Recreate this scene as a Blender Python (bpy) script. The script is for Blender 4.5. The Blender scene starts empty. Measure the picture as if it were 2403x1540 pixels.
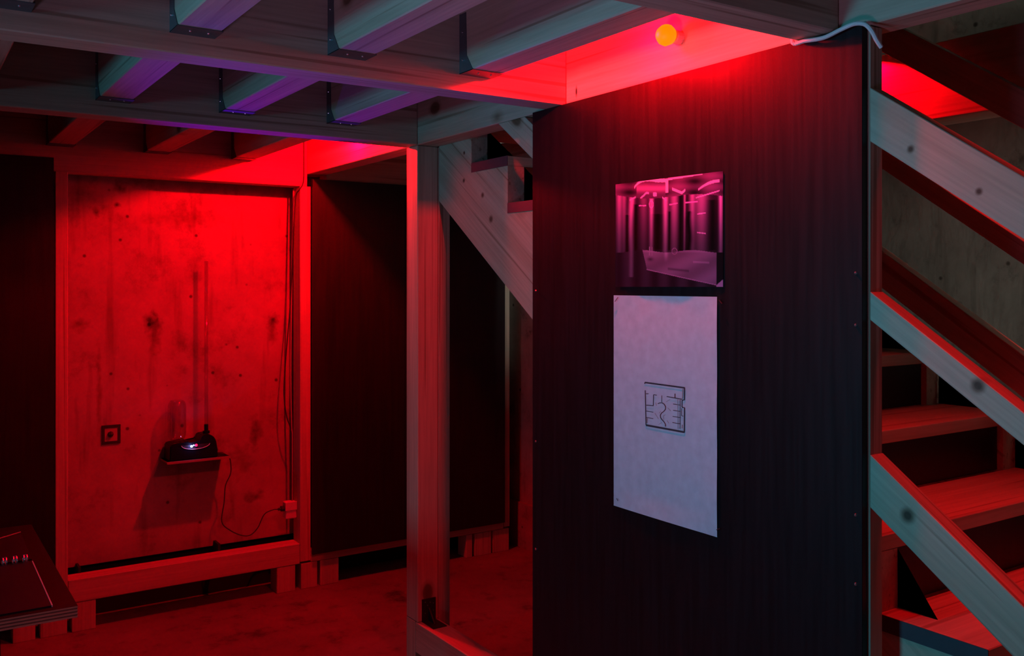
import bpy, bmesh, math, random
from mathutils import Vector, Matrix
random.seed(4)
scene = bpy.context.scene
COL = scene.collection
R = math.radians

# ---------------------------------------------------------------- camera
cam_d = bpy.data.cameras.new('camera'); cam = bpy.data.objects.new('camera', cam_d); COL.objects.link(cam)
cam.location = (0, 0, 1.55); cam.rotation_euler = (R(90), 0, R(-33.6))
cam_d.sensor_width = 36; cam_d.lens = 36*2183/2403; cam_d.shift_y = -102/2403
cam_d.clip_start = 0.02; cam_d.clip_end = 60
scene.camera = cam
# ---------------------------------------------------------------- world, exposure
w = bpy.data.worlds.new('world'); scene.world = w; w.use_nodes = True
w.node_tree.nodes['Background'].inputs[0].default_value = (0.5, 0.6, 1, 1)
w.node_tree.nodes['Background'].inputs[1].default_value = 0.0
scene.view_settings.view_transform = 'Standard'; scene.view_settings.look = 'None'
scene.view_settings.exposure = 0; scene.view_settings.gamma = 1
scene.view_settings.use_curve_mapping = False

# ---------------------------------------------------------------- lights
def light(name, kind, loc, power, color, size=0.1, target=None, spot=60, blend=0.5, size_y=None, spread=None):
    d = bpy.data.lights.new(name, kind); d.energy = power; d.color = color
    if kind == 'AREA':
        d.size = size
        if size_y: d.shape = 'RECTANGLE'; d.size_y = size_y
        if spread: d.spread = R(spread)
    else: d.shadow_soft_size = size
    if kind == 'SPOT': d.spot_size = R(spot); d.spot_blend = blend
    o = bpy.data.objects.new(name, d); COL.objects.link(o); o.location = loc
    if target: o.rotation_euler = (Vector(target)-Vector(loc)).to_track_quat('-Z', 'Y').to_euler()
    return o
RED = (1, 0.0, 0.004)
# red bulbs screwed to the header at mid bay
light('bulb_light_back', 'POINT', (1.66, 3.90, 2.235), 95, RED, 0.016)
light('bulb_light_front', 'POINT', (1.640, 1.90, 2.225), 50, RED, 0.016)
# cool lamp in the unseen left part of the room
light('cool_room_light', 'AREA', (-3.6, 1.9, 1.35), 10.5, (0.04, 0.66, 1.0), 0.6, (1.7, 1.15, 1.5), spread=68)
# violet beam of the machine's led, magenta lamp on the unseen floor at the left
light('violet_led_beam', 'SPOT', (1.19, 4.52, 0.80), 60.0, (0.16, 0.0, 1.0), 0.01, (1.12, 2.92, 2.14), 36, 0.7)
light('magenta_floor_light', 'AREA', (-1.2, 0.6, 0.3), 1.7, (0.8, 0.5, 1.0), 0.4, (0.9, 1.5, 2.2), spread=60)
# added red lights: one high over the open stairwell, one close in front of the floor edge beam
light('stair_light_high', 'AREA', (2.2, 1.0, 3.5), 3.0, RED, 0.3, (2.2, 1.05, 0.9), spread=42)
light('stair_light_low', 'SPOT', (2.915, 2.13, 2.355), 85.0, RED, 0.008, (3.10, 1.86, 2.10), 66, 0.15)

# added fills: weak red behind the viewer, faint pale ones at the stair foot
light('red_room_fill', 'AREA', (-0.9, -1.6, 1.9), 0.9, (1, 0.03, 0.05), 0.5, (1.2, 2.5, 1.4))
light('wall_fill_light', 'AREA', (2.96, -0.3, 1.6), 1.7, (0.92, 1.0, 0.93), 0.06, (3.1, 0.9, 1.6), size_y=0.8, spread=17)
light('wall_fill_light', 'AREA', (2.96, -0.3, 2.95), 1.0, (0.92, 1.0, 0.93), 0.06, (3.1, 0.9, 2.8), size_y=0.4, spread=17)

# ---------------------------------------------------------------- materials
def new_mat(name):
    m = bpy.data.materials.new(name); m.use_nodes = True
    return m, m.node_tree.nodes, m.node_tree.links, m.node_tree.nodes['Principled BSDF']
def plain(name, col, rough=0.6, metal=0.0, bump=0.0, emit=None, estr=1.0, spec=None):
    m, n, l, b = new_mat(name)
    tc = n.new('ShaderNodeTexCoord'); no = n.new('ShaderNodeTexNoise'); no.inputs['Scale'].default_value = 35
    l.new(tc.outputs['Object'], no.inputs['Vector'])
    mx = n.new('ShaderNodeMix'); mx.data_type = 'RGBA'
    mx.inputs[6].default_value = (*[c*0.82 for c in col], 1); mx.inputs[7].default_value = (*[min(1, c*1.12) for c in col], 1)
    l.new(no.outputs['Fac'], mx.inputs[0]); l.new(mx.outputs[2], b.inputs['Base Color'])
    b.inputs['Roughness'].default_value = rough; b.inputs['Metallic'].default_value = metal
    if spec is not None: b.inputs['Specular IOR Level'].default_value = spec
    if bump:
        bp = n.new('ShaderNodeBump'); bp.inputs['Strength'].default_value = bump; bp.inputs['Distance'].default_value = 0.003
        l.new(no.outputs['Fac'], bp.inputs['Height']); l.new(bp.outputs[0], b.inputs['Normal'])
    if emit:
        b.inputs['Emission Color'].default_value = (*emit, 1); b.inputs['Emission Strength'].default_value = estr
    return m
def ramp(n, l, src, stops):
    r = n.new('ShaderNodeValToRGB'); e = r.color_ramp.elements
    e[0].position, e[0].color = stops[0][0], (*stops[0][1], 1); e[1].position, e[1].color = stops[1][0], (*stops[1][1], 1)
    for p, c in stops[2:]:
        k = e.new(p); k.color = (*c, 1)
    l.new(src, r.inputs[0]); return r
def mul(n, l, a, b, fac=1.0):
    m = n.new('ShaderNodeMix'); m.data_type = 'RGBA'; m.blend_type = 'MULTIPLY'; m.inputs[0].default_value = fac
    l.new(a, m.inputs[6]); l.new(b, m.inputs[7]); return m.outputs[2]
def wood(name, axis, base=(0.55, 0.47, 0.37), tilt=0.0, knots=True, spots=()):
    """planed softwood; axis = grain direction, tilt = rotation about X for sloping boards"""
    m, n, l, b = new_mat(name)
    tc = n.new('ShaderNodeTexCoord'); mp0 = n.new('ShaderNodeMapping'); mp0.inputs['Rotation'].default_value = (tilt, 0, 0)
    l.new(tc.outputs['Object'], mp0.inputs['Vector'])
    oi = n.new('ShaderNodeObjectInfo'); add = n.new('ShaderNodeVectorMath'); add.operation = 'ADD'
    sc = n.new('ShaderNodeVectorMath'); sc.operation = 'SCALE'; sc.inputs['Scale'].default_value = 1.0
    cb = n.new('ShaderNodeCombineXYZ'); ml = n.new('ShaderNodeMath'); ml.operation = 'MULTIPLY'; ml.inputs[1].default_value = 37
    l.new(oi.outputs['Random'], ml.inputs[0])
    for k in range(3): l.new(ml.outputs[0], cb.inputs[k])
    l.new(mp0.outputs[0], add.inputs[0]); l.new(cb.outputs[0], add.inputs[1])
    mp = n.new('ShaderNodeMapping'); s = [1, 1, 1]; s['xyz'.index(axis)] = 0.035
    mp.inputs['Scale'].default_value = s; l.new(add.outputs[0], mp.inputs['Vector'])
    fine = n.new('ShaderNodeTexNoise'); fine.inputs['Scale'].default_value = 120; fine.inputs['Detail'].default_value = 3
    l.new(mp.outputs[0], fine.inputs['Vector'])
    broad = n.new('ShaderNodeTexNoise'); broad.inputs['Scale'].default_value = 22; broad.inputs['Detail'].default_value = 2
    l.new(mp.outputs[0], broad.inputs['Vector'])
    lines = n.new('ShaderNodeTexNoise'); lines.inputs['Scale'].default_value = 60; lines.inputs['Detail'].default_value = 1
    mpl = n.new('ShaderNodeMapping'); s3 = [1, 1, 1]; s3['xyz'.index(axis)] = 0.012
    mpl.inputs['Scale'].default_value = s3; l.new(add.outputs[0], mpl.inputs['Vector']); l.new(mpl.outputs[0], lines.inputs['Vector'])
    c1 = ramp(n, l, fine.outputs['Fac'], [(0.3, tuple(c*0.86 for c in base)), (0.7, tuple(min(1, c*1.06) for c in base))])
    c2 = ramp(n, l, broad.outputs['Fac'], [(0.35, (0.84, 0.82, 0.79)), (0.6, (1, 1, 1))])
    c3 = ramp(n, l, lines.outputs['Fac'], [(0.30, (0.62, 0.55, 0.5)), (0.36, (1, 1, 1))])
    out = mul(n, l, mul(n, l, c1.outputs[0], c2.outputs[0]), c3.outputs[0])
    if knots:
        mk = n.new('ShaderNodeMapping'); s2 = [1, 1, 1]; s2['xyz'.index(axis)] = 0.62
        mk.inputs['Scale'].default_value = s2; l.new(add.outputs[0], mk.inputs['Vector'])
        vo = n.new('ShaderNodeTexVoronoi'); vo.inputs['Scale'].default_value = 3.4; l.new(mk.outputs[0], vo.inputs['Vector'])
        c4 = ramp(n, l, vo.outputs['Distance'], [(0.0, (0.22, 0.15, 0.10)), (0.07, (0.34, 0.26, 0.2)), (0.09, (0.75, 0.7, 0.64)), (0.13, (1, 1, 1))])
        out = mul(n, l, out, c4.outputs[0])
    for (x, y, z, r1, d) in spots:              # single knots and cracks where the photo shows them
        g = n.new('ShaderNodeNewGeometry'); sb = n.new('ShaderNodeVectorMath'); sb.operation = 'SUBTRACT'; sb.inputs[1].default_value = (x, y, z)
        l.new(g.outputs['Position'], sb.inputs[0]); q = n.new('ShaderNodeVectorMath'); q.operation = 'MULTIPLY'
        q.inputs[1].default_value = (1/0.05, 1/r1, (0.25 if d < 0.1 else 1)/r1); l.new(sb.outputs[0], q.inputs[0])
        ln = n.new('ShaderNodeVectorMath'); ln.operation = 'LENGTH'; l.new(q.outputs[0], ln.inputs[0])
        rr = ramp(n, l, ln.outputs['Value'], [(0.3, (d, d*0.8, d*0.7)), (0.55, (0.45, 0.4, 0.36)), (0.75, (0.75, 0.72, 0.7)), (1.0, (1, 1, 1))])
        out = mul(n, l, out, rr.outputs[0])
    l.new(out, b.inputs['Base Color']); b.inputs['Roughness'].default_value = 0.62
    b.inputs['Specular IOR Level'].default_value = 0.3
    bp = n.new('ShaderNodeBump'); bp.inputs['Strength'].default_value = 0.15; bp.inputs['Distance'].default_value = 0.002
    l.new(fine.outputs['Fac'], bp.inputs['Height']); l.new(bp.outputs[0], b.inputs['Normal'])
    return m
def concrete(name, base, dark=0.35, scale=1.0, spots=(), rough=0.8, pits=True):
    m, n, l, b = new_mat(name)
    tc = n.new('ShaderNodeTexCoord'); g = n.new('ShaderNodeNewGeometry')
    P = g.outputs['Position']
    a = n.new('ShaderNodeTexNoise'); a.inputs['Scale'].default_value = 1.6*scale; a.inputs['Detail'].default_value = 6; a.inputs['Roughness'].default_value = 0.62
    l.new(P, a.inputs['Vector'])
    c1 = ramp(n, l, a.outputs['Fac'], [(0.30, tuple(c*0.62 for c in base)), (0.62, base)])
    st = n.new('ShaderNodeTexNoise'); st.inputs['Scale'].default_value = 5*scale; st.inputs['Detail'].default_value = 8; st.inputs['Roughness'].default_value = 0.7
    l.new(P, st.inputs['Vector'])
    c2 = ramp(n, l, st.outputs['Fac'], [(0.30, (dark, dark*0.92, dark*0.85)), (0.44, (0.88, 0.88, 0.88)), (0.6, (1, 1, 1))])
    out = mul(n, l, c1.outputs[0], c2.outputs[0])
    mp = n.new('ShaderNodeMapping'); mp.inputs['Scale'].default_value = (1, 1, 0.12); l.new(P, mp.inputs['Vector'])
    sr = n.new('ShaderNodeTexNoise'); sr.inputs['Scale'].default_value = 16*scale; sr.inputs['Detail'].default_value = 3; l.new(mp.outputs[0], sr.inputs['Vector'])
    c3 = ramp(n, l, sr.outputs['Fac'], [(0.28, (0.66, 0.64, 0.62)), (0.42, (1, 1, 1))])
    out = mul(n, l, out, c3.outputs[0])
    if pits:
        vo = n.new('ShaderNodeTexVoronoi'); vo.inputs['Scale'].default_value = 9; l.new(P, vo.inputs['Vector'])
        c4 = ramp(n, l, vo.outputs['Distance'], [(0.0, (0.12, 0.10, 0.09)), (0.06, (0.3, 0.27, 0.25)), (0.10, (1, 1, 1))])
        out = mul(n, l, out, c4.outputs[0])
    for (x, y, z, r1, r2, d) in spots:          # rust stains with a place of their own
        s = n.new('ShaderNodeVectorMath'); s.operation = 'SUBTRACT'; s.inputs[1].default_value = (x, y, z); l.new(P, s.inputs[0])
        q = n.new('ShaderNodeVectorMath'); q.operation = 'MULTIPLY'; q.inputs[1].default_value = (1/r1, 1/r1, 1/r2); l.new(s.outputs[0], q.inputs[0])
        wob = n.new('ShaderNodeVectorMath'); wob.operation = 'ADD'; l.new(q.outputs[0], wob.inputs[0])
        nv = n.new('ShaderNodeTexNoise'); nv.inputs['Scale'].default_value = 28; l.new(P, nv.inputs['Vector'])
        nn = n.new('ShaderNodeVectorMath'); nn.operation = 'MULTIPLY_ADD'; nn.inputs[1].default_value = (1.6,)*3; nn.inputs[2].default_value = (-0.8,)*3
        l.new(nv.outputs['Color'], nn.inputs[0]); l.new(nn.outputs[0], wob.inputs[1])
        ln = n.new('ShaderNodeVectorMath'); ln.operation = 'LENGTH'; l.new(wob.outputs[0], ln.inputs[0])
        rr = ramp(n, l, ln.outputs['Value'], [(0.15, (d, d*0.8, d*0.7)), (1.0, (1, 1, 1))])
        out = mul(n, l, out, rr.outputs[0])
    l.new(out, b.inputs['Base Color']); b.inputs['Roughness'].default_value = rough
    b.inputs['Specular IOR Level'].default_value = 0.25
    bp = n.new('ShaderNodeBump'); bp.inputs['Strength'].default_value = 0.35; bp.inputs['Distance'].default_value = 0.004
    l.new(st.outputs['Fac'], bp.inputs['Height']); l.new(bp.outputs[0], b.inputs['Normal'])
    return m
def film_ply(name, col=(0.028, 0.016, 0.015), rough=0.42):
    m, n, l, b = new_mat(name)
    g = n.new('ShaderNodeNewGeometry'); mp = n.new('ShaderNodeMapping'); mp.inputs['Scale'].default_value = (1, 1, 0.05); l.new(g.outputs['Position'], mp.inputs['Vector'])
    a = n.new('ShaderNodeTexNoise'); a.inputs['Scale'].default_value = 70; a.inputs['Detail'].default_value = 4; l.new(mp.outputs[0], a.inputs['Vector'])
    c = ramp(n, l, a.outputs['Fac'], [(0.3, tuple(x*0.8 for x in col)), (0.7, tuple(x*1.25 for x in col))])
    l.new(c.outputs[0], b.inputs['Base Color'])
    rr = ramp(n, l, a.outputs['Fac'], [(0.3, (rough*0.95,)*3), (0.7, (rough*1.12,)*3)]); l.new(rr.outputs[0], b.inputs['Roughness'])
    b.inputs['Specular IOR Level'].default_value = 0.3
    bp = n.new('ShaderNodeBump'); bp.inputs['Strength'].default_value = 0.12; bp.inputs['Distance'].default_value = 0.002
    l.new(a.outputs['Fac'], bp.inputs['Height']); l.new(bp.outputs[0], b.inputs['Normal'])
    return m
SL = math.atan(0.695)
M = dict(
    wx=wood('pine_along_x', 'x'), wy=wood('pine_along_y', 'y'), wz=wood('pine_along_z', 'z'),
    ws=wood('pine_sloping', 'y', tilt=-SL),
    wrail=wood('pine_rail_with_knots', 'y', tilt=-SL, spots=[(1.757, 1.006, 1.353, .020, .2), (1.757, 1.157, 1.069, .022, .16), (1.757, 1.150, 1.831, .011, .2), (1.757, 1.004, 1.731, .010, .2)]),
    wstr=wood('pine_stringer_with_knots', 'y', tilt=-SL, spots=[(1.852, 2.931, 1.794, .018, .25), (1.852, 2.99, 1.888, .014, .2), (1.852, 3.129, 1.956, .012, .12), (1.852, 3.126, 2.064, .010, .12), (1.852, 2.818, 1.52, .012, .15)]),
    whead=wood('pine_header_with_crack', 'y', spots=[(1.757, 2.285, 2.147, .006, .03)]),
    treadend=plain('dark_tread_end', (0.055, 0.045, 0.065), 0.6),
    tread=plain('tread_edge_wood', (0.42, 0.34, 0.27), 0.6, bump=0.1),
    ply=film_ply('film_faced_plywood', (0.013, 0.004, 0.007)),
    plyedge=plain('plywood_edge', (0.42, 0.30, 0.22), 0.7),
    plycore=plain('plywood_dark_layer', (0.16, 0.09, 0.07), 0.7),
    table=plain('dark_table_laminate', (0.010, 0.006, 0.006), 0.5, bump=0.05, spec=0.25),
    deck=plain('dark_osb_deck', (0.10, 0.075, 0.05), 0.85, bump=0.4),
    steel=plain('galvanised_steel', (0.16, 0.19, 0.22), 0.45, 0.7, bump=0.1),
    darksteel=plain('dark_steel', (0.05, 0.04, 0.045), 0.5, 0.6),
    nail=plain('bright_nail', (0.75, 0.8, 0.85), 0.25, 0.9),
    black=plain('black_plastic', (0.006, 0.006, 0.009), 0.4, spec=0.12),
    rubber=plain('black_cable', (0.015, 0.013, 0.013), 0.55),
    whitecable=plain('white_cable', (0.75, 0.75, 0.78), 0.5),
    whiteplastic=plain('white_plastic', (0.7, 0.68, 0.66), 0.5),
    grey=plain('grey_conduit', (0.30, 0.28, 0.28), 0.6),
    paper=plain('matte_paper', (0.66, 0.73, 0.92), 0.85),
    ink=plain('grey_ink', (0.05, 0.05, 0.07), 0.8),
    inklight=plain('pale_ink', (0.34, 0.34, 0.38), 0.8),
    film=plain('black_page', (0.006, 0.005, 0.012), 0.5),
    pageedge=plain('page_edge', (0.55, 0.5, 0.6), 0.6),
    shelf=plain('shelf_edge', (0.30, 0.2, 0.18), 0.6),
    void=plain('gap_shade_black', (0.008, 0.006, 0.006), 0.9),
)
SPOTS = [(1.04, 4.7, 1.37, .05, .05, .18), (1.05, 4.7, 1.30, .035, .12, .45), (1.634, 4.7, 1.37, .035, .035, .15), (1.63, 4.7, 1.31, .03, .09, .45),
         (0.889, 4.7, 2.01, .04, .04, .3), (0.88, 4.7, 1.925, .016, .016, .05), (0.79, 4.7, 1.89, .02, .03, .3),
         (1.545, 4.7, 0.80, .04, .10, .35), (1.47, 4.7, 0.66, .08, .10, .6), (1.545, 4.7, 0.464, .07, .035, .4), (0.72, 4.7, 1.36, .05, .04, .5),
         (1.19, 4.7, 1.87, .22, .06, .62), (0.80, 4.7, 1.05, .015, .25, .6)]
M['wallback'] = concrete('concrete_back_wall', (0.46, 0.40, 0.38), 0.5, 1.0, SPOTS)
M['wall'] = concrete('concrete_walls', (0.30, 0.275, 0.235), 0.35, 1.3)
M['floor'] = concrete('concrete_floor', (0.21, 0.18, 0.17), 0.14, 0.8, rough=0.55, pits=False)

# glass
def glass_mat():
    m, n, l, b = new_mat('clear_acrylic')
    tr = n.new('ShaderNodeBsdfTransparent'); tr.inputs[0].default_value = (0.93, 0.88, 0.95, 1)
    gl = n.new('ShaderNodeBsdfGlossy'); gl.inputs['Roughness'].default_value = 0.06
    fw = n.new('ShaderNodeLayerWeight'); fw.inputs['Blend'].default_value = 0.22
    fr = n.new('ShaderNodeMath'); fr.operation = 'MULTIPLY_ADD'; fr.inputs[1].default_value = 0.35; fr.inputs[2].default_value = 0.04; l.new(fw.outputs['Facing'], fr.inputs[0])
    mx = n.new('ShaderNodeMixShader'); l.new(fr.outputs[0], mx.inputs[0]); l.new(tr.outputs[0], mx.inputs[1]); l.new(gl.outputs[0], mx.inputs[2])
    l.new(mx.outputs[0], n['Material Output'].inputs['Surface']); return m
M['glass'] = glass_mat()
def emit_mat(name, col, s):
    m, n, l, b = new_mat(name); b.inputs['Base Color'].default_value = (*col, 1)
    b.inputs['Emission Color'].default_value = (*col, 1); b.inputs['Emission Strength'].default_value = s; return m
M['bulb'] = emit_mat('glowing_red_bulb', (1.0, 0.25, 0.0), 1.0)
M['led'] = emit_mat('blue_white_led', (0.35, 0.5, 1.0), 12.0)
M['redled'] = emit_mat('pink_led', (1.0, 0.02, 0.12), 0.9)

# ---------------------------------------------------------------- helpers
def tag(o, label=None, cat=None, group=None, kind=None):
    if label: o['label'] = label
    if cat: o['category'] = cat
    if group: o['group'] = group
    if kind: o['kind'] = kind
    return o
def wloc(p):
    v = Vector((0, 0, 0))
    while p is not None: v += p.location; p = p.parent
    return v
def obj(name, bm, mat, parent=None, smooth=False, bevel=0.0, mats=None, origin=None):
    """link bm (world coordinates) as one mesh object"""
    me = bpy.data.meshes.new(name)
    if bevel:
        bmesh.ops.bevel(bm, geom=[e for e in bm.edges], offset=bevel, segments=1, affect='EDGES')
    bmesh.ops.recalc_face_normals(bm, faces=bm.faces)
    off = wloc(parent) if parent else Vector((0, 0, 0))
    if parent is None:
        if origin is None:
            xs = [v.co for v in bm.verts]
            origin = Vector((sum(v.x for v in xs)/len(xs), sum(v.y for v in xs)/len(xs), min(v.z for v in xs)))
        off = Vector(origin)
    bmesh.ops.translate(bm, vec=-off, verts=bm.verts)
    bm.to_mesh(me); bm.free()
    for mm in (mats or [mat]): me.materials.append(mm)
    if smooth:
        for p in me.polygons: p.use_smooth = True
    o = bpy.data.objects.new(name, me); COL.objects.link(o)
    if parent is None: o.location = off
    else: o.parent = parent
    return o
def thing(name, loc, label, cat, group=None, kind=None):
    o = bpy.data.objects.new(name, None); COL.objects.link(o); o.location = loc; o.empty_display_size = 0.05
    return tag(o, label, cat, group, kind)
def box(bm, x0, x1, y0, y1, z0, z1, mi=0):
    vs = [bm.verts.new((x, y, z)) for z in (z0, z1) for x, y in ((x0, y0), (x1, y0), (x1, y1), (x0, y1))]
    for f in ((3, 2, 1, 0), (4, 5, 6, 7), (0, 1, 5, 4), (1, 2, 6, 5), (2, 3, 7, 6), (3, 0, 4, 7)):
        bm.faces.new([vs[i] for i in f]).material_index = mi
    return bm
def B(*a, bevel=0):
    bm = bmesh.new(); box(bm, *a)
    if bevel: bmesh.ops.bevel(bm, geom=list(bm.edges), offset=bevel, segments=1, affect='EDGES')
    return bm
def prism(bm, pts, axis, a0, a1):
    """polygon pts (2D) extruded along axis: for 'x' pts are (y,z); 'y' -> (x,z); 'z' -> (x,y)"""
    def mk(p, a): return {'x': (a, p[0], p[1]), 'y': (p[0], a, p[1]), 'z': (p[0], p[1], a)}[axis]
    A = [bm.verts.new(mk(p, a0)) for p in pts]; C = [bm.verts.new(mk(p, a1)) for p in pts]; k = len(pts)
    bm.faces.new(A); bm.faces.new(C[::-1])
    for i in range(k): bm.faces.new([A[i], C[i], C[(i+1) % k], A[(i+1) % k]])
    return bm
def smoothpath(pts, sub=6):
    P = [Vector(p) for p in pts]; out = []
    for i in range(len(P)-1):
        p0, p1, p2, p3 = P[max(i-1, 0)], P[i], P[i+1], P[min(i+2, len(P)-1)]
        for k in range(sub):
            t = k/sub
            out.append(0.5*((2*p1)+(p2-p0)*t+(2*p0-5*p1+4*p2-p3)*t*t+(3*p1-p0-3*p2+p3)*t**3))
    out.append(P[-1]); return out
def tube(bm, pts, r, seg=8, sub=6):
    path = smoothpath(pts, sub) if sub > 1 else [Vector(p) for p in pts]
    rings = []; up = Vector((0.3, 0.9, 0.2)).normalized()
    for i, p in enumerate(path):
        t = (path[min(i+1, len(path)-1)]-path[max(i-1, 0)]).normalized()
        a = t.cross(up)
        if a.length < 1e-3: a = t.cross(Vector((1, 0, 0)))
        a.normalize(); b2 = t.cross(a).normalized()
        rings.append([bm.verts.new(p+r*(math.cos(2*math.pi*k/seg)*a+math.sin(2*math.pi*k/seg)*b2)) for k in range(seg)])
    for A, C in zip(rings, rings[1:]):
        for k in range(seg): bm.faces.new([A[k], A[(k+1) % seg], C[(k+1) % seg], C[k]])
    bm.faces.new(rings[0][::-1]); bm.faces.new(rings[-1]); return bm
def lathe(bm, prof, c, seg=24, cap=True):
    rings = []
    for r, z in prof:
        rings.append([bm.verts.new((c[0]+r*math.cos(2*math.pi*k/seg), c[1]+r*math.sin(2*math.pi*k/seg), c[2]+z)) for k in range(seg)])
    for A, C in zip(rings, rings[1:]):
        for k in range(seg): bm.faces.new([A[k], A[(k+1) % seg], C[(k+1) % seg], C[k]])
    if cap: bm.faces.new(rings[0][::-1]); bm.faces.new(rings[-1])
    return bm
def ball(bm, c, r, seg=8):
    bmesh.ops.create_uvsphere(bm, u_segments=seg, v_segments=max(4, seg//2), radius=r, matrix=Matrix.Translation(c)); return bm

# ---------------------------------------------------------------- key dimensions (metres)
ZB = 2.113                       # underside of beams and headers
BH = 0.25                        # beam depth
ZT = ZB+BH
XH0, XH1 = 1.757, 1.852          # the long header beside the stair
YB = [(1.325, 1.425), (2.335, 2.435), (3.33, 3.43)]   # cross beams
YW = 4.53                        # face of the frame before the back wall
YC = 4.70                        # concrete back wall
XR = 3.10                        # concrete wall beyond the stair

# ---------------------------------------------------------------- room shell
def struct(name, bm, m, parent=None):
    o = obj(name, bm, m, parent)
    if parent is None: o['kind'] = 'structure'
    return o
struct('floor', B(-4.6, XR+0.2, -3.2, YC+0.2, -0.2, 0), M['floor'])
struct('wall_back', B(-4.6, XR+0.2, YC, YC+0.2, 0.245, 4.6), M['wallback'])
struct('gap_shade_1', B(-4.6, XR+0.2, YC+0.03, YC+0.2, 0.0, 0.245), M['void'])  # near-black strip paints in the shade of the gap below the concrete
struct('wall_right', B(XR, XR+0.2, -3.2, YC, 0.0, 4.6), M['wall'])
struct('baseboard_right', B(XR-0.02, XR, 3.3, YC, 0.0, 0.262), M['wall'])
struct('wall_left', B(-4.8, -4.6, -3.2, YC+0.2, 0, 4.6), M['wall'])
struct('wall_front', B(-4.6, XR+0.2, -3.4, -3.2, 0, 4.6), M['wall'])
struct('ceiling_upper', B(-4.8, XR+0.2, -3.4, YC+0.2, 4.6, 4.8), M['wall'])
struct('ceiling', B(-4.6, XH1, -3.2, YC, ZT, ZT+0.022), M['deck'])

# patch and plugs in the back wall
t = thing('junction_box', (0.853, YC, 0.80), 'small square rusty junction box set in the concrete wall left of the shelf', 'junction box')
bm = bmesh.new()
for a in ((0.812, 0.894, 0.80, 0.812), (0.812, 0.894, 0.875, 0.888), (0.812, 0.824, 0.812, 0.875), (0.882, 0.894, 0.812, 0.875)): box(bm, a[0], a[1], YC-0.006, YC, a[2], a[3])
obj('rim', bm, M['darksteel'], t)
obj('plate', B(0.824, 0.882, YC-0.003, YC, 0.812, 0.875), M['wallback'], t)
bm = bmesh.new(); ball(bm, (0.85, YC-0.006, 0.845), 0.014, 8); obj('cap', bm, M['darksteel'], t)

# ---------------------------------------------------------------- beams
GB = 'cross beams of the ceiling'
def beam(name, x0, x1, y0, y1, z0, z1, mat, label, group=None, cat='beam'):
    return tag(obj(name, B(x0, x1, y0, y1, z0, z1, bevel=0.003), mat), label, cat, group)
beam('cross_beam', -4.6, XH0-0.001, *YB[0], ZB, ZT, M['wx'], 'cross beam nearest the camera, ending above the right edge of the black panel', GB)
beam('cross_beam', -4.6, XH0-0.001, *YB[1], ZB, ZT, M['wx'], 'middle cross beam carrying the three large pale joists at its near side', GB)
beam('cross_beam', -4.6, XH0-0.001, *YB[2], ZB, ZT, M['wx'], 'third cross beam resting on the two-layer wooden post', GB)
beam('cross_beam', -4.6, XH0-0.001, YW, YW+0.10, 2.05, ZT, M['wx'], 'rear cross beam above the red-lit concrete bay', GB)
beam('header_beam', XH0, XH1, -1.2, YW+0.10, ZB, ZT, M['whead'], 'long header beam running over the black panel beside the stair')
beam('wall_beam', XR-0.15, XR, -1.2, YC, ZB, ZT+0.01, M['wy'], 'wide floor edge beam glowing red on the concrete wall beyond the stair')
# hangers + joists
def nailbm(pts, r=0.0035):
    bm = bmesh.new()
    for p in pts: ball(bm, p, r, 6)
    return bm
def make_joist(x, ya, yb, label, hanger_y=None, screws=True):
    """joist from ya (near) to yb (far); steel hanger on the far beam"""
    jz = ZB+0.05
    t = thing('ceiling_joist', (x+0.052, yb, jz), label, 'joist', 'ceiling joists')
    obj('timber', B(x, x+0.104, ya+0.004, yb-0.001, jz, ZT-0.001, bevel=0.003), M['wy'], t)
    h = yb
    bm = bmesh.new(); e = 0.0022
    side = [(h, jz-e), (h-0.075, jz-e), (h-0.040, jz+0.045), (h-0.036, ZT-0.03), (h, ZT-0.03)]
    prism(bm, side, 'x', x-e, x-0.0002); prism(bm, side, 'x', x+0.1042, x+0.104+e)
    box(bm, x-e, x+0.104+e, h-0.075, h, jz-e-0.0005, jz-0.0003)
    hg = obj('joist_hanger', bm, M['steel'], t)
    if screws:
        for p in ((x-e-0.001, h-0.02, jz+0.035), (x-e-0.001, h-0.02, jz+0.115), (x+0.035, h-0.045, jz-e-0.001), (x+0.078, h-0.045, jz-e-0.001)):
            obj('nail', nailbm([p], 0.003), M['nail'], hg)
    return t
XJ = [-0.20, 0.205, 0.565, 0.968, 1.371]
XJ = [0.150, 0.558, 0.964, 1.370]
where = ['outermost left', 'left', 'middle', 'right']
for bi, (ya, yb, word) in enumerate(((YB[0][1], YB[1][0], 'nearest bay, between the two nearest cross beams'), (YB[1][1], YB[2][0], 'middle bay, violet lit underneath'), (YB[2][1], YW, 'rear bay, red lit underneath'))):
    for x, wd in zip(XJ, where):
        if bi == 2 and x < 0.3: continue
        make_joist(x, ya, yb, f'{wd} pale joist of the {word}', screws=bi < 2)

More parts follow.
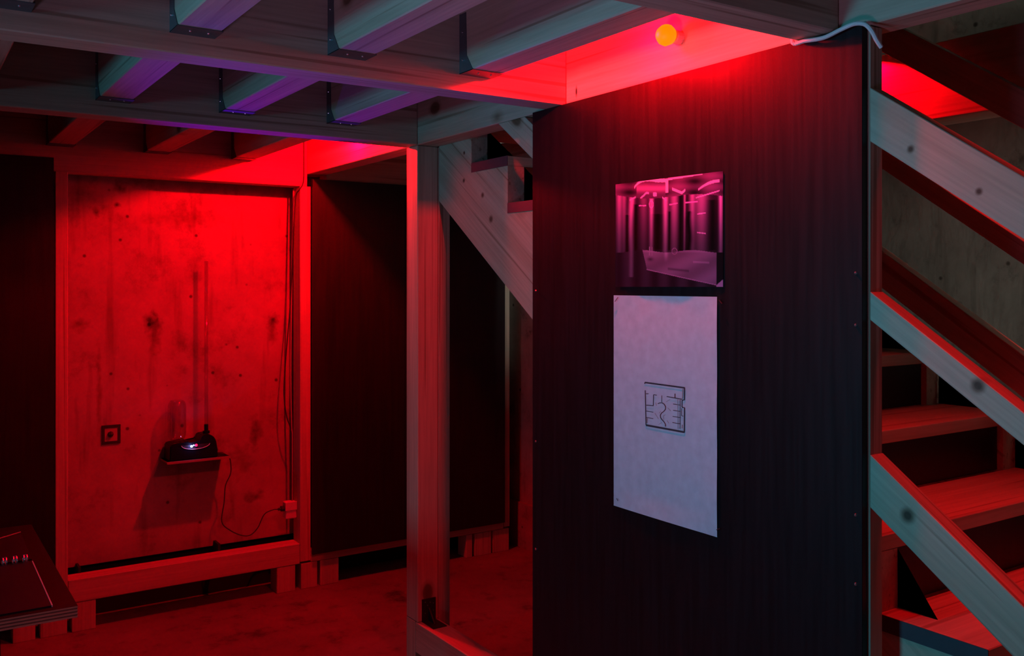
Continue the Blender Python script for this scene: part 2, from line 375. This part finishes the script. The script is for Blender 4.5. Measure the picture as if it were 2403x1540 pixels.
# ---------------------------------------------------------------- back wall frame
frame_root = thing('wall_frame', (1.2, YW, 0), 'timber stud frame standing on blocks before the back concrete wall', 'frame')
for x0, x1, z1 in ((0.593, 0.643, 2.11), (1.718, 1.774, 2.11), (2.952, 2.992, 2.11)):
    obj('stud', B(x0, x1, YW-0.001, YW+0.095, 0.14 if x0 > 1 else 0.129, z1 if x0 > 2 else 2.05, bevel=0.002), M['wz'], frame_root)
obj('bottom_rail', B(-1.0, 0.592, YW, YW+0.095, 0.131, 0.235, bevel=0.003), M['wx'], frame_root)
obj('bottom_rail', B(0.644, 1.717, YW, YW+0.095, 0.131, 0.235, bevel=0.003), M['wx'], frame_root)
obj('bottom_rail', B(1.775, 2.951, YW, YW+0.095, 0.131, 0.20, bevel=0.003), M['wx'], frame_root)
obj('top_rail', B(1.86, 2.951, YW, YW+0.095, 2.06, 2.30, bevel=0.003), M['wx'], frame_root)
for x0, x1 in ((0.427, 0.514), (0.534, 0.640), (0.66, 0.758), (1.597, 1.693), (1.724, 1.811), (1.827, 1.928), (2.70, 2.74), (2.758, 2.867), (2.881, 2.99)):
    obj('foot_block', B(x0, x1, YW+0.002, YW+0.095, 0.0, 0.129, bevel=0.002), M['wz'], frame_root)
obj('back_spacer', B(0.70, 0.71, YW+0.09, YC, 0.20, 0.26), M['void'], frame_root)
obj('back_spacer', B(1.33, 1.342, YW+0.09, YC, 0.20, 0.27), M['void'], frame_root)
tag(obj('wall_panel', B(-0.66, 0.585, YW-0.012, YW+0.002, 0.16, 2.108), M['ply']), 'black plywood panel at the far left edge behind the table', 'panel', 'black panels of the back wall')
tag(obj('wall_panel', B(1.778, 2.300, YW-0.02, YW-0.001, 0.172, 2.088), M['ply']), 'black plywood panel between the red-lit stud and the two-layer post', 'panel', 'black panels of the back wall')
tag(obj('wall_panel', B(2.303, 2.948, YW-0.02, YW-0.001, 0.172, 2.088), M['ply']), 'black plywood panel seen below the stair stringer', 'panel', 'black panels of the back wall')

# ---------------------------------------------------------------- posts
t = thing('two_layer_post', (1.80, 3.38, 0), 'two-layer wooden post standing on the sill under the third cross beam', 'post')
obj('front_layer', B(XH0, XH1, 3.332, 3.43, 0.187, ZB-0.001, bevel=0.003), M['wz'], t)
obj('rear_layer', B(XH1+0.001, 1.907, 3.332, 3.43, 0.0, ZB-0.001, bevel=0.002), M['wz'], t)
obj('foot_piece', B(XH0, XH1, 3.352, 3.43, 0.0, 0.186, bevel=0.002), M['wz'], t)
t = thing('sill_beam', (1.80, 2.3, 0), 'low wooden sill beam running from the two-layer post towards the viewer', 'beam')
obj('sill_timber', B(XH0, XH1, 1.33, 3.35, 0.062, 0.186, bevel=0.003), M['wy'], t)
obj('bearing_block', B(XH0+0.005, XH1-0.005, 3.10, 3.24, 0.0, 0.0615), M['wy'], t)
obj('bearing_block', B(XH0+0.005, XH1-0.005, 2.2, 2.34, 0.0, 0.0615), M['wy'], t)
t = thing('angle_bracket', (1.80, 3.33, 0.186), 'dark steel angle bracket joining post foot and sill', 'bracket')
obj('upright_plate', B(1.776, 1.838, 3.327, 3.332, 0.189, 0.277), M['darksteel'], t)
obj('foot_plate', B(1.776, 1.838, 3.235, 3.331, 0.186, 0.189), M['darksteel'], t)
bm = bmesh.new(); prism(bm, [(3.327, 0.189), (3.327, 0.24), (3.28, 0.189)], 'x', 1.804, 1.810); obj('gusset', bm, M['darksteel'], t)
for p in ((1.789, 3.3265, 0.265), (1.812, 3.3265, 0.261), (1.800, 3.3265, 0.25), (1.826, 3.3265, 0.255), (1.789, 3.3265, 0.22), (1.826, 3.3265, 0.225)):
    obj('screw_head', nailbm([p], 0.0028), M['steel'], t)
tag(obj('stair_post', B(XH0+0.0005, XH0+0.045, 1.247, 1.33, 0, ZB-0.002, bevel=0.002), M['wz']), 'slender red-lit wooden post at the right edge of the black panel', 'post')

# ---------------------------------------------------------------- black panel with prints
XP = 1.738
t = thing('tall_panel', (XP+0.009, 1.87, 0), 'tall dark plywood panel in the centre carrying the photo and the paper sheet', 'panel')
obj('board', B(XP, XH0-0.0005, 1.252, 2.495, 0.05, 2.112, bevel=0.001), M['ply'], t)
for y, z in ((2.475, 1.53), (2.475, 1.04), (2.475, 0.69), (1.268, 1.575), (1.268, 1.462), (1.268, 1.05), (1.268, 0.9)):
    obj('screw_head', nailbm([(XP-0.0005, y, z)], 0.0035), M['nail'], t)
# the printed sheets are described in photo coordinates of their own picture and laid on the panel
F, CX, V0, TH = 2183.0, 1201.5, 668.0, R(56.4)
def on_panel(u, v, x):
    r = (u-CX)/F; dx = math.cos(TH)+r*math.sin(TH); dy = math.sin(TH)-r*math.cos(TH); k = x/dx
    return (x, k*dy, 1.55+k*(V0-v)/F)
# paper sheet, slightly curled
PX = XP-0.0018
t = thing('paper_sheet', (PX, 1.86, 0.9), 'large plain white paper sheet with a small floor plan, stapled to the dark panel', 'poster')
bm = bmesh.new(); Y0, Y1, Z0, Z1 = 1.674, 2.081, 0.910, 1.519
NI, NJ = 24, 36; g = []
def curl(a, b):
    e = 0.0
    e += 0.004*max(0, 1-a*9)*(0.4+0.6*math.sin(b*9)**2)       # lifted right edge
    e += 0.005*max(0, 1-b*12)*math.sin(a*math.pi)            # lower edge lifts
    e += 0.0035*max(0, 1-(1-b)*14)*math.sin((a*3)*math.pi)**2
    return e*0.45
for i in range(NI+1):
    row = []
    for j in range(NJ+1):
        a, b2 = i/NI, j/NJ
        row.append(bm.verts.new((PX-curl(a, b2), Y0+(Y1-Y0)*a, Z0+(Z1-Z0)*b2)))
    g.append(row)
for i in range(NI):
    for j in range(NJ): bm.faces.new([g[i][j], g[i+1][j], g[i+1][j+1], g[i][j+1]])
obj('sheet', bm, M['paper'], t, smooth=True)
def stroke(bm, pts, wid, x):
    for (u0, v0), (u1, v1) in zip(pts, pts[1:]):
        du, dv = u1-u0, v1-v0; L = math.hypot(du, dv) or 1; nx, ny = -dv/L*wid/2, du/L*wid/2
        q = [(u0+nx, v0+ny), (u1+nx, v1+ny), (u1-nx, v1-ny), (u0-nx, v0-ny)]
        bm.faces.new([bm.verts.new(on_panel(a, b, x)) for a, b in q])
def crop(p): return (1480+p[0]*160/1449, 870+p[1]*170/1540)
dark = [([(300, 285), (300, 250), (1145, 365), (1140, 625), (1090, 628), (1088, 780), (1145, 790), (1140, 1320), (325, 1160), (308, 420)], 2.1)]
thick = [([(300, 252), (1145, 367)], 3.6), ([(325, 1160), (1140, 1310)], 4.4), ([(1143, 360), (1140, 625)], 2.8), ([(1143, 790), (1138, 1310)], 2.8)]
mid = [([(325, 492), (380, 492)], 1.6), ([(480, 745), (485, 512), (555, 522)], 1.6), ([(330, 735), (480, 748)], 1.8), ([(330, 860), (480, 885)], 1.4), ([(330, 995), (480, 1022)], 1.4),
       ([(660, 530), (658, 670)], 1.0), ([(765, 552), (1090, 610)], 2.0), ([(940, 490), (940, 575)], 1.8), ([(900, 710), (1060, 735)], 1.5), ([(900, 845), (1060, 868)], 1.5),
       ([(890, 975), (1060, 1000)], 1.5), ([(885, 1105), (1060, 1135)], 1.5), ([(1048, 620), (1045, 1240)], 1.2), ([(1080, 800), (1080, 960), (1120, 968)], 1.2),
       ([(575, 705), (615, 688), (665, 685), (710, 715), (740, 770), (738, 820), (700, 870), (650, 905), (628, 950), (635, 1005), (670, 1050), (710, 1095), (735, 1140), (738, 1190)], 1.8)]
pale = [([(750, 665), (840, 610)], .9), ([(785, 790), (850, 860)], .9), ([(605, 910), (640, 860)], .9), ([(510, 900), (590, 1030)], .9), ([(700, 1040), (695, 960), (740, 940)], .9), ([(590, 1150), (660, 1105)], .9),
        ([(770, 1060), (810, 1120)], .9), ([(530, 680), (545, 745)], .9), ([(1108, 385), (1100, 600)], 2.2), ([(350, 1010), (345, 1120)], 2.6), ([(1000, 600), (1005, 1240)], 1.0), ([(1095, 1150), (1090, 1230)], 2.4)]
for nm, sets, mt in (('printed_plan_walls', dark+thick, M['ink']), ('printed_plan_lines', mid, M['ink']), ('printed_plan_notes', pale, M['inklight'])):
    bm = bmesh.new()
    for k, (pts, wd) in enumerate(sets):
        stroke(bm, [crop(p) for p in pts], wd, PX-0.0008-0.00002*k)
    obj(nm, bm, mt, t)['kind'] = 'stuff'
for a, b2 in (((1450, 698), (1443, 708)), ((1687, 704), (1694, 713)), ((1681, 1244), (1689, 1241)), ((1447, 1170), (1450, 1176))):
    bm = bmesh.new(); tube(bm, [on_panel(*a, PX-0.005), on_panel(*b2, PX-0.005)], 0.0009, 5, 1); obj('staple', bm, M['darksteel'], t)

# glossy photograph: vertex-coloured print
def photo_color(x, y):
    """x,y in the 1444x1540 picture of the print; returns linear rgb"""
    def sst(a, b, v):
        k = min(1, max(0, (v-a)/(b-a))); return k*k*(3-2*k)
    def band(c, wd, v): return math.exp(-((v-c)/wd)**2)
    top = sst(1100, 250, y)
    hue = (0.62*top+0.20*(1-top), 0.10*top+0.11*(1-top), 0.52*top+0.27*(1-top))
    v = 0.03
    floor_edge = 1000-0.02*(x-420)
    low = 1215+(x-480)*0.225
    if y < 1010+15*math.sin(x/90):           # mirror columns
        for c, wd, s in ((160, 28, .55), (215, 22, .35), (300, 26, .85), (440, 40, .22), (530, 20, .95), (690, 24, .95), (790, 40, .5), (905, 10, .55), (990, 26, .55), (1090, 60, .50), (1305, 18, 1.0)):
            cc = c+(10*math.sin(y/160) if c == 300 else 0)
            v += s*band(cc, wd, x)*(0.35+0.65*top)
        for c, wd, y0, y1 in ((250, 20, 600, 1300), (350, 22, 480, 1300), (600, 45, 590, 990), (735, 16, 560, 1000), (860, 26, 380, 1030), (1215, 50, 430, 1000)):
            if y0 < y < y1: v *= 1-0.92*band(c, wd, x)
        if 560 < y < 1000: v *= 1-0.97*band(955+8*math.sin(y/60), 26+10*sst(580, 700, y), x)
    elif x > 430+(y-1000)*0.25 and y < low and x < 1262:   # reflecting floor slab
        v = 0.42+0.10*math.sin(x*0.011+y*0.02)+0.25*band(1010+0*(x), 12, y)
        v += 0.5*band(700, 20, x)*sst(1150, 1020, y)
        v *= 1-0.55*band(1205+0.11*(x-700), 14, y)*(1 if 720 < x < 960 else 0)
        v *= 1-0.7*band(520, 36, x)*band(1100, 22, y)
        v += 0.35*band(1130+0.05*(x-1000), 10, y)*(1 if 1000 < x < 1180 else 0)
    else:
        v = 0.06+0.03*math.sin(x*0.03)
        if x < 330 and y < 1300: v += 0.25*band(300, 22, x)
        if x > 1262 and y > 960: v = 0.01
        if x > 1262 and y > 1330+(1330-x)*0.9: v = 0.9
    if abs(y-low) < 5 and 480 < x < 1260: v = 0.8
    ceil = 330+25*math.cos((x-500)/180)
    if y < ceil+60:                            # domed glossy ceiling
        v = 0.13+0.07*math.sin(x*0.017)+0.05*math.sin(y*0.05)
        if 360 < x < 690: v = 0.12+0.35*band(300, 40, y)
        arch = 205+((x-560)/230.0)**4*90
        if 330 < x < 720 and abs(y-arch) < 14+10*band(600, 60, x): v = 1.9
        if 690 < x < 722 and 190 < y < 350: v = 1.9
        if 575 < x < 720 and 190 < y < 232: v = 1.9
        if 720 < x < 1100 and abs(y-(196-(x-720)*0.145)) < 13-(x-720)*0.025: v = 1.7
        if 395 < x < 500 and abs(y-(385-abs(x-470)*-0.5-0.45*(x-395))) < 12: v = 1.4
        if 550 < x < 588 and 345 < y < 390: v = 1.4
    if 765 < x < 915 and abs(y-(305+(x-765)*0.42 if x < 875 else 351-(x-875)*0.9)) < 16: v = 1.6
    if 1055 < x < 1292 and abs(y-(215+(1292-x)**2/237.0**2*100)) < 12+6*sst(1055, 1200, x): v = 1.5
    if 1030 < x < 1292 and abs(y-(325+(1292-x)*0.31)) < 8: v = 1.3
    if 280 < x < 350 and abs(y-(432-(x-280)*0.5)) < 9: v = 1.3
    if 655 < x < 700 and abs(y-(402+(x-655)*0.8)) < 9: v = 1.3
    if 385 < x < 470 and abs(y-495) < 7: v = 1.0
    if 735 < x < 830 and abs(y-(485-(x-735)*.2)) < 7: v = 0.9
    if 910 < x < 1050 and abs(y-(462-(x-910)*.1)) < 8: v = 1.0
    if 1045 < x < 1140 and (abs(y-(590-(x-1045)*.15)) < 7 or abs(y-(798+(x-1045)*.12)) < 7): v = 1.2
    r1 = math.hypot((x-528)/26, (y-(480))/46)
    if 0.75 < r1 < 1.0: v = 1.1
    if 760 < x < 830 and 970 < y < 1050 and 0.8 < math.hypot((x-795)/32, (y-1010)/38) < 1.0: v = 0.7
    if 505 < x < 545 and 960 < y < 1060 and (x < 515 or x > 537): v = 0.8
    v *= 1.0
    return tuple(min(0.95, h*v*1.9) for h in hue)
t = thing('photo_print', (XP, 1.86, 1.545), 'square glossy photo of magenta mirrored columns pinned above the white sheet', 'photo')
bm = bmesh.new(); vals = []
cl = bm.verts.layers.float_color.new('print')
NX, NY = 230, 230; cols = []
grid = []
for i in range(NX+1):
    row = []
    for j in range(NY+1):
        a, b2 = i/NX, j/NY
        x = 118+a*(1332-118)
        yt = 255-(x-118)*0.125; yb = 1412-(x-118)*0.0
        y = yt+b2*(yb-yt)
        p = on_panel(1420+x*300/1444, 380+y*320/1540, XP-0.002)
        bow = 0.006*math.sin(math.pi*a)*b2**2+0.003*math.sin(math.pi*a)**2*(1-b2)
        vtx = bm.verts.new((p[0]-bow, p[1], p[2])); c = photo_color(x, y); vtx[cl] = (*c, 1); row.append(vtx)
    grid.append(row)
for i in range(NX):
    for j in range(NY): bm.faces.new([grid[i][j], grid[i+1][j], grid[i+1][j+1], grid[i][j+1]])
m, n, l, b = new_mat('glossy_photo_print')
at = n.new('ShaderNodeVertexColor'); at.layer_name = 'print'; l.new(at.outputs[0], b.inputs['Base Color']); b.inputs['Roughness'].default_value = 0.3
obj('print', bm, m, t, smooth=True)
bm = bmesh.new()
q = [on_panel(*p, XP-0.0012) for p in ((1445, 433), (1696, 402), (1697, 673), (1446, 673))]
A = [bm.verts.new(p) for p in q]; C = [bm.verts.new((p[0]+0.0006, p[1], p[2])) for p in q]
bm.faces.new(A); bm.faces.new(C[::-1])
for i in range(4): bm.faces.new([A[i], C[i], C[(i+1) % 4], A[(i+1) % 4]])
obj('backing', bm, M['black'], t)

# ---------------------------------------------------------------- stair
KT = lambda k: 2.018-0.173*k
YN = lambda k: 2.817-0.254*k
st = thing('staircase', (2.38, 1.3, 0), 'open wooden staircase descending towards the viewer behind the dark panel', 'staircase')
def stringer(x0, x1):
    bm = bmesh.new(); pts = []
    zb = lambda y: 1.828+0.695*(y-3.235)
    ytop = 3.326
    pts.append((ytop, zb(ytop))); pts.append((ytop, 2.151))
    pts.append((YN(-1), 2.151))
    for k in range(0, 9):
        pts.append((YN(k-1), KT(k)-0.037)); pts.append((YN(k), KT(k)-0.037))
    pts.append((YN(8), 0.10)); 
    pts.append((YN(8), max(0.0, zb(YN(8)))))
    # strip-wise faces keep the concave outline clean
    A = [bm.verts.new((x0, *p)) for p in pts]; C = [bm.verts.new((x1, *p)) for p in pts]; k = len(pts)
    fa = bm.faces.new(A); fc = bm.faces.new(C[::-1])
    for i in range(k): bm.faces.new([A[i], C[i], C[(i+1) % k], A[(i+1) % k]])
    bmesh.ops.triangulate(bm, faces=[fa, fc])
    return bm
obj('stringer', stringer(XH1+0.001, 1.925), M['wstr'], st)
obj('stringer', stringer(2.84, 2.91), M['ws'], st)
for k in range(-1, 10):
    y0, y1 = YN(k), YN(k)+0.254
    if k == -1: y1 = 3.325
    bm = bmesh.new(); box(bm, XH1+0.001, 2.91, y0, y1, KT(k)-0.0365, KT(k))
    bmesh.ops.bevel(bm, geom=list(bm.edges), offset=0.002, segments=1, affect='EDGES')
    tr = obj('tread', bm, M['wx'], st)
    tag(obj('tread_end', B(XH1-0.0005, XH1+0.001, y0, y1, KT(k)-0.0365, KT(k)), M['treadend'], tr), 'dark painted end grain')
    if k >= 3 and k < 9:
        obj('riser', B(1.926, 2.828, y0+0.012, y0+0.024, KT(k+1)+0.0005, KT(k)-0.037), M['ply'], st)
obj('rear_post', B(1.86, 1.925, YN(8)+0.02, YN(8)+0.12, 0, 0.10), M['wz'], st)

def rail(y_a, z_a, slope, h, x0, x1, y_near, y_far, zcap=None):
    """board whose TOP passes (y_a, z_a)"""
    zt = lambda y: z_a+slope*(y-y_a)
    pts = [(y_near, zt(y_near)-h), (y_near, zt(y_near))]
    if zcap is not None and zt(y_far) > zcap:
        yt = y_a+(zcap-z_a)/slope; yb = min(y_far, y_a+(zcap+h-z_a)/slope)
        pts += [(yt, zcap), (yb, zcap)]
    else: pts += [(y_far, zt(y_far)), (y_far, zt(y_far)-h)]
    bm = bmesh.new(); prism(bm, pts, 'x', x0, x1)
    bmesh.ops.bevel(bm, geom=list(bm.edges), offset=0.0015, segments=1, affect='EDGES')
    return bm
bal = thing('near_balustrade', (1.78, 1.2, 0), 'near balustrade of three sloping boards fixed to the slender post', 'balustrade')
RX0, RX1 = XH0, XH0+0.045
obj('rail_board', rail(1.1914, 1.938, 0.685, 0.116, RX0, RX1, -0.4, 1.2465), M['wrail'], bal)
obj('rail_board', rail(1.1914, 1.497, 0.683, 0.061, RX0, RX1, -0.4, 1.2465), M['wrail'], bal)
obj('rail_board', rail(1.1914, 1.143, 0.715, 0.114, RX0, RX1, -0.35, 1.2465), M['wrail'], bal)
obj('rail_board', rail(1.1914, 1.143, 0.703, 0.114, RX0, RX1, 1.331, 2.8, ZB-0.001), M['ws'], bal)
far = thing('far_balustrade', (2.94, 1.6, 0), 'far balustrade of three red-lit sloping boards on the concrete side of the stair', 'balustrade')
obj('rail_board', rail(1.972, 2.017, 0.702, 0.071, 2.86, 2.905, 0.2, 2.08), M['ws'], far)
obj('rail_board', rail(1.956, 1.650, 0.684, 0.13, 2.86, 2.905, 0.2, 2.08), M['ws'], far)
obj('rail_board', rail(1.972, 2.47, 0.69, 0.118, 2.86, 2.905, 0.2, 2.5), M['ws'], far)
# horizontal guard board over the sloping rail at the upper right
# ledge with small dark things beyond the stair
t = thing('wall_ledge', (3.0, 1.8, 0.9), 'low dark ledge on the concrete wall glimpsed between treads and rail', 'shelf')
obj('ledge_board', B(2.96, XR, 1.2, 2.1, 1.13, 1.163), M['deck'], t)
obj('slat', B(2.93, XR, 0.9, 1.632, 1.042, 1.066), M['wy'], t)
obj('slat', B(2.93, XR, 0.9, 1.632, 1.000, 1.018), M['wy'], t)
obj('ledge_support', B(3.0, XR, 1.3, 2.0, 0.95, 0.998), M['deck'], t)
obj('ledge_support', B(3.04, XR, 1.35, 1.9, 1.066, 1.13), M['deck'], t)
t = thing('clamp_stand', (3.03, 1.72, 1.163), 'small black clamp stand on the dark ledge beyond the stair', 'stand')
obj('base', B(2.99, 3.07, 1.64, 1.80, 1.163, 1.18, bevel=0.003), M['black'], t)
obj('column', B(3.015, 3.045, 1.755, 1.785, 1.18, 1.26), M['black'], t)

# ---------------------------------------------------------------- bulbs in the bays
def bulb(y, label):
    BZ = 2.212
    t = thing('red_bulb', (XH0, y, BZ), label, 'lamp', 'red bulbs on the header')
    def lx(bm, prof):
        rings = []
        for r, d in prof: rings.append([bm.verts.new((XH0-d, y+r*math.cos(2*math.pi*k/14), BZ+r*math.sin(2*math.pi*k/14))) for k in range(14)])
        for A, C in zip(rings, rings[1:]):
            for k in range(14): bm.faces.new([A[k], A[(k+1) % 14], C[(k+1) % 14], C[k]])
        bm.faces.new(rings[0]); bm.faces.new(rings[-1]); return bm
    obj('socket', lx(bmesh.new(), [(0.018, 0.0), (0.018, 0.020), (0.014, 0.026)]), M['whiteplastic'], t)
    obj('glass_globe', lx(bmesh.new(), [(0.012, 0.026), (0.023, 0.034), (0.029, 0.048), (0.027, 0.060), (0.018, 0.072), (0.006, 0.077)]), M['bulb'], t, smooth=True)
bulb(1.83, 'orange glowing bulb on the header above the dark panel')

# ---------------------------------------------------------------- device on the shelf
t = thing('wall_shelf', (1.22, YC, 0.70), 'small dark shelf fixed to the red-lit concrete wall', 'shelf')
obj('shelf_board', B(1.077, 1.373, 4.565, YC-0.0005, 0.700, 0.7085), M['black'], t)
obj('front_edge', B(1.075, 1.375, 4.560, 4.565, 0.6985, 0.7095), M['shelf'], t)
obj('side_edge', B(1.0755, 1.077, 4.565, YC-0.001, 0.700, 0.7085), M['shelf'], t)
obj('shelf_cleat', B(1.10, 1.35, YC-0.012, YC-0.0005, 0.680, 0.6985), M['black'], t)
d = thing('bubble_machine', (1.2, 4.63, 0.7085), 'black tabletop machine with clear jar and tall clear tube on the shelf', 'machine')
YD0, YD1 = 4.575, 4.69
prof = [(1.090, 0.7085), (1.318, 0.7085), (1.316, 0.745), (1.309, 0.79), (1.296, 0.812), (1.275, 0.822), (1.245, 0.820), (1.236, 0.805), (1.232, 0.792), (1.185, 0.786), (1.180, 0.797), (1.165, 0.799), (1.150, 0.790), (1.108, 0.79), (1.092, 0.782)]
bm = prism(bmesh.new(), prof, 'y', YD0, YD1)
bmesh.ops.bevel(bm, geom=list(bm.edges), offset=0.004, segments=2, affect='EDGES')
obj('body', bm, M['black'], d)
bm = bmesh.new(); pts = []
for k in range(13):
    a = math.pi*k/12; pts.append((1.210-0.067*math.cos(a), 0.780-0.022*math.sin(a)))
prism(bm, pts[::-1], 'y', YD0-0.0025, YD0-0.0003); obj('control_panel', bm, M['darksteel'], d)
rim = [(x, YD0-0.003, z) for x, z in pts]; bm = tube(bmesh.new(), rim, 0.0012, 6, 2); obj('panel_trim', bm, M['whiteplastic'], d)
bm = bmesh.new(); ball(bm, (1.190, YD0-0.005, 0.773), 0.0055, 10); obj('blue_led', bm, M['led'], d)
bm = bmesh.new(); ball(bm, (1.2005, YD0-0.004, 0.777), 0.003, 8); obj('blue_led', bm, M['led'], d)
bm = bmesh.new(); ball(bm, (1.213, YD0-0.001, 0.776), 0.007, 10); obj('dial', bm, M['redled'], d)
bm = bmesh.new(); ball(bm, (1.214, YD0-0.001, 0.766), 0.005, 8); obj('knob', bm, M['black'], d)
jc = (1.137, 4.632, 0.795)
bm = lathe(bmesh.new(), [(0.012, 0.0), (0.030, 0.004), (0.040, 0.020), (0.043, 0.040), (0.043, 0.165), (0.041, 0.178), (0.036, 0.190), (0.030, 0.196),
                         (0.028, 0.193), (0.0345, 0.187), (0.039, 0.175), (0.0405, 0.16), (0.0405, 0.042), (0.037, 0.022), (0.028, 0.008), (0.010, 0.004)], jc, 32)
obj('clear_jar', bm, M['glass'], d, smooth=True)
tc = (1.277, 4.635, 0.82)
bm = lathe(bmesh.new(), [(0.017, 0.0), (0.017, 0.012), (0.010, 0.014), (0.010, 0.044)], tc, 16); obj('tube_socket', bm, M['black'], d)
bm = lathe(bmesh.new(), [(0.0095, 0.044), (0.0095, 0.845), (0.0082, 0.845), (0.0082, 0.044)], tc, 16, cap=False)
obj('clear_tube', bm, M['glass'], d, smooth=True)
light('led_glow', 'POINT', (1.190, YD0-0.02, 0.775), 0.05, (0.25, 0.3, 1.0), 0.004)

# cable with plug
t = thing('power_cord', (1.5, 4.62, 0.29), 'thin black power cord hanging from the shelf to the white socket', 'cable')
pts = [(1.318, 4.63, 0.716), (1.35, 4.62, 0.714), (1.378, 4.60, 0.700), (1.388, 4.60, 0.65), (1.384, 4.60, 0.609), (1.361, 4.60, 0.559), (1.354, 4.60, 0.476), (1.343, 4.60, 0.383), (1.384, 4.60, 0.335), (1.44, 4.60, 0.302), (1.485, 4.60, 0.297), (1.523, 4.60, 0.328), (1.556, 4.60, 0.390), (1.60, 4.60, 0.407), (1.63, 4.60, 0.406)]
obj('cord', tube(bmesh.new(), pts, 0.0026, 7, 5), M['rubber'], t)
bm = tube(bmesh.new(), [(1.628, 4.6, 0.406), (1.642, 4.6, 0.407)], 0.007, 10, 1); tube(bm, [(1.642, 4.6, 0.407), (1.660, 4.6, 0.407)], 0.014, 10, 1); obj('plug', bm, M['rubber'], t)
t = thing('wall_socket', (1.70, 4.62, 0.355), 'white surface socket box on the stud right of the cord', 'socket')
obj('box', B(1.660, 1.717, 4.575, 4.625, 0.355, 0.440, bevel=0.004), M['whiteplastic'], t)
obj('lid', B(1.656, 1.7175, 4.570, 4.5745, 0.398, 0.442, bevel=0.002), M['whiteplastic'], t)
obj('conduit', tube(bmesh.new(), [(1.703, 4.60, 0.44), (1.703, 4.60, 0.79), (1.700, 4.60, 0.80), (1.694, 4.6, 1.1), (1.700, 4.6, 1.6), (1.708, 4.6, 1.95), (1.709, 4.6, 2.04)], 0.004, 7, 3), M['grey'], t)
bm = tube(bmesh.new(), [(1.735, 4.522, 2.30), (1.735, 4.522, 2.27), (1.735, 4.522, 2.10), (1.727, 4.522, 2.055), (1.712, 4.525, 2.03), (1.704, 4.56, 1.98), (1.702, 4.59, 1.70), (1.692, 4.6, 1.45), (1.672, 4.6, 1.22), (1.659, 4.6, 1.045), (1.661, 4.6, 0.95), (1.674, 4.6, 0.87), (1.692, 4.6, 0.82), (1.703, 4.605, 0.78)], 0.003, 7, 5)
tag(obj('black_cable', bm, M['rubber']), 'thin black cable looping down beside the red-lit stud', 'cable')
# white cable on top of the tall panel
bm = tube(bmesh.new(), [(1.744, 1.437, 2.20), (1.740, 1.436, 2.15), (1.728, 1.430, 2.108), (1.722, 1.39, 2.103), (1.722, 1.34, 2.099), (1.722, 1.295, 2.107), (1.724, 1.262, 2.112), (1.726, 1.238, 2.106), (1.730, 1.224, 2.090), (1.738, 1.2175, 2.070), (1.75, 1.214, 2.055)], 0.0048, 8, 5)
tag(obj('white_cable', bm, M['whitecable']), 'white cable lying over the top right corner of the tall dark panel', 'cable')

# ---------------------------------------------------------------- table with spiral book
t = thing('side_table', (0.0, 3.0, 0), 'dark plywood table with layered edge at the lower left corner', 'table')
TX0, TX1, TY0, TY1, TZ = -0.75, 0.379, 2.512, 3.45, 0.755
zs = [0.7265, 0.7305, 0.7345, 0.7385, 0.7425, 0.7465, 0.7505, 0.7545]
for i, (a, b2) in enumerate(zip(zs, zs[1:])):
    e = 0.0006*(i % 2)
    obj('ply_layer', B(TX0+e, TX1-e, TY0+e, TY1-e, a, b2), M['plyedge'] if i % 2 == 0 else M['plycore'], t)
obj('top_sheet', B(TX0, TX1, TY0, TY1, 0.7545, TZ), M['table'], t)
for x, y in ((0.16, 2.62), (0.16, 3.3), (-0.68, 2.62), (-0.68, 3.3)):
    obj('leg', B(x, x+0.06, y, y+0.06, 0, 0.7265, bevel=0.002), M['black'], t)
t = thing('spiral_book', (0.0, 2.99, TZ), 'open black spiral-bound book lying on the dark plywood table', 'book')
def slab(pts, z0, z1):
    return prism(bmesh.new(), pts, 'z', z0, z1)
obj('lower_leaf', slab([(-0.12, 2.53), (0.323, 2.537), (0.328, 2.975), (-0.12, 2.975)], TZ, TZ+0.004), M['film'], t)
obj('lower_leaf_edge', slab([(0.3235, 2.537), (0.3262, 2.537), (0.3312, 2.975), (0.3285, 2.975)], TZ, TZ+0.0045), M['pageedge'], t)
obj('upper_leaf', slab([(-0.12, 3.0), (0.331, 3.0), (0.338, 3.38), (-0.12, 3.40)], TZ, TZ+0.004), M['film'], t)
for k in range(14):
    x = 0.308-0.026*k
    bm = bmesh.new()
    tube(bm, [(x, 2.985+0.014*math.cos(a), TZ+0.0115+0.010*math.sin(a)) for a in [2*math.pi*q/10 for q in range(11)]], 0.0022, 6, 1)
    tube(bm, [(x+0.008, 2.985+0.014*math.cos(a), TZ+0.0115+0.010*math.sin(a)) for a in [2*math.pi*q/10 for q in range(11)]], 0.0022, 6, 1)
    tube(bm, [(x, 2.985, TZ+0.0215), (x+0.008, 2.985, TZ+0.0215)], 0.0022, 6, 1)
    obj('coil_ring', bm, M['nail'], t)
for a, b2 in (((0.336, 3.335), (0.0, 3.12)), ((0.26, 3.40), (-0.1, 3.26))):
    bm = tube(bmesh.new(), [(a[0], a[1], TZ+0.006), (0.5*(a[0]+b2[0])+0.01, 0.5*(a[1]+b2[1])-0.012, TZ+0.007), (b2[0], b2[1], TZ+0.006)], 0.0022, 6, 5)
    obj('ribbon_cord', bm, M['grey'], t)
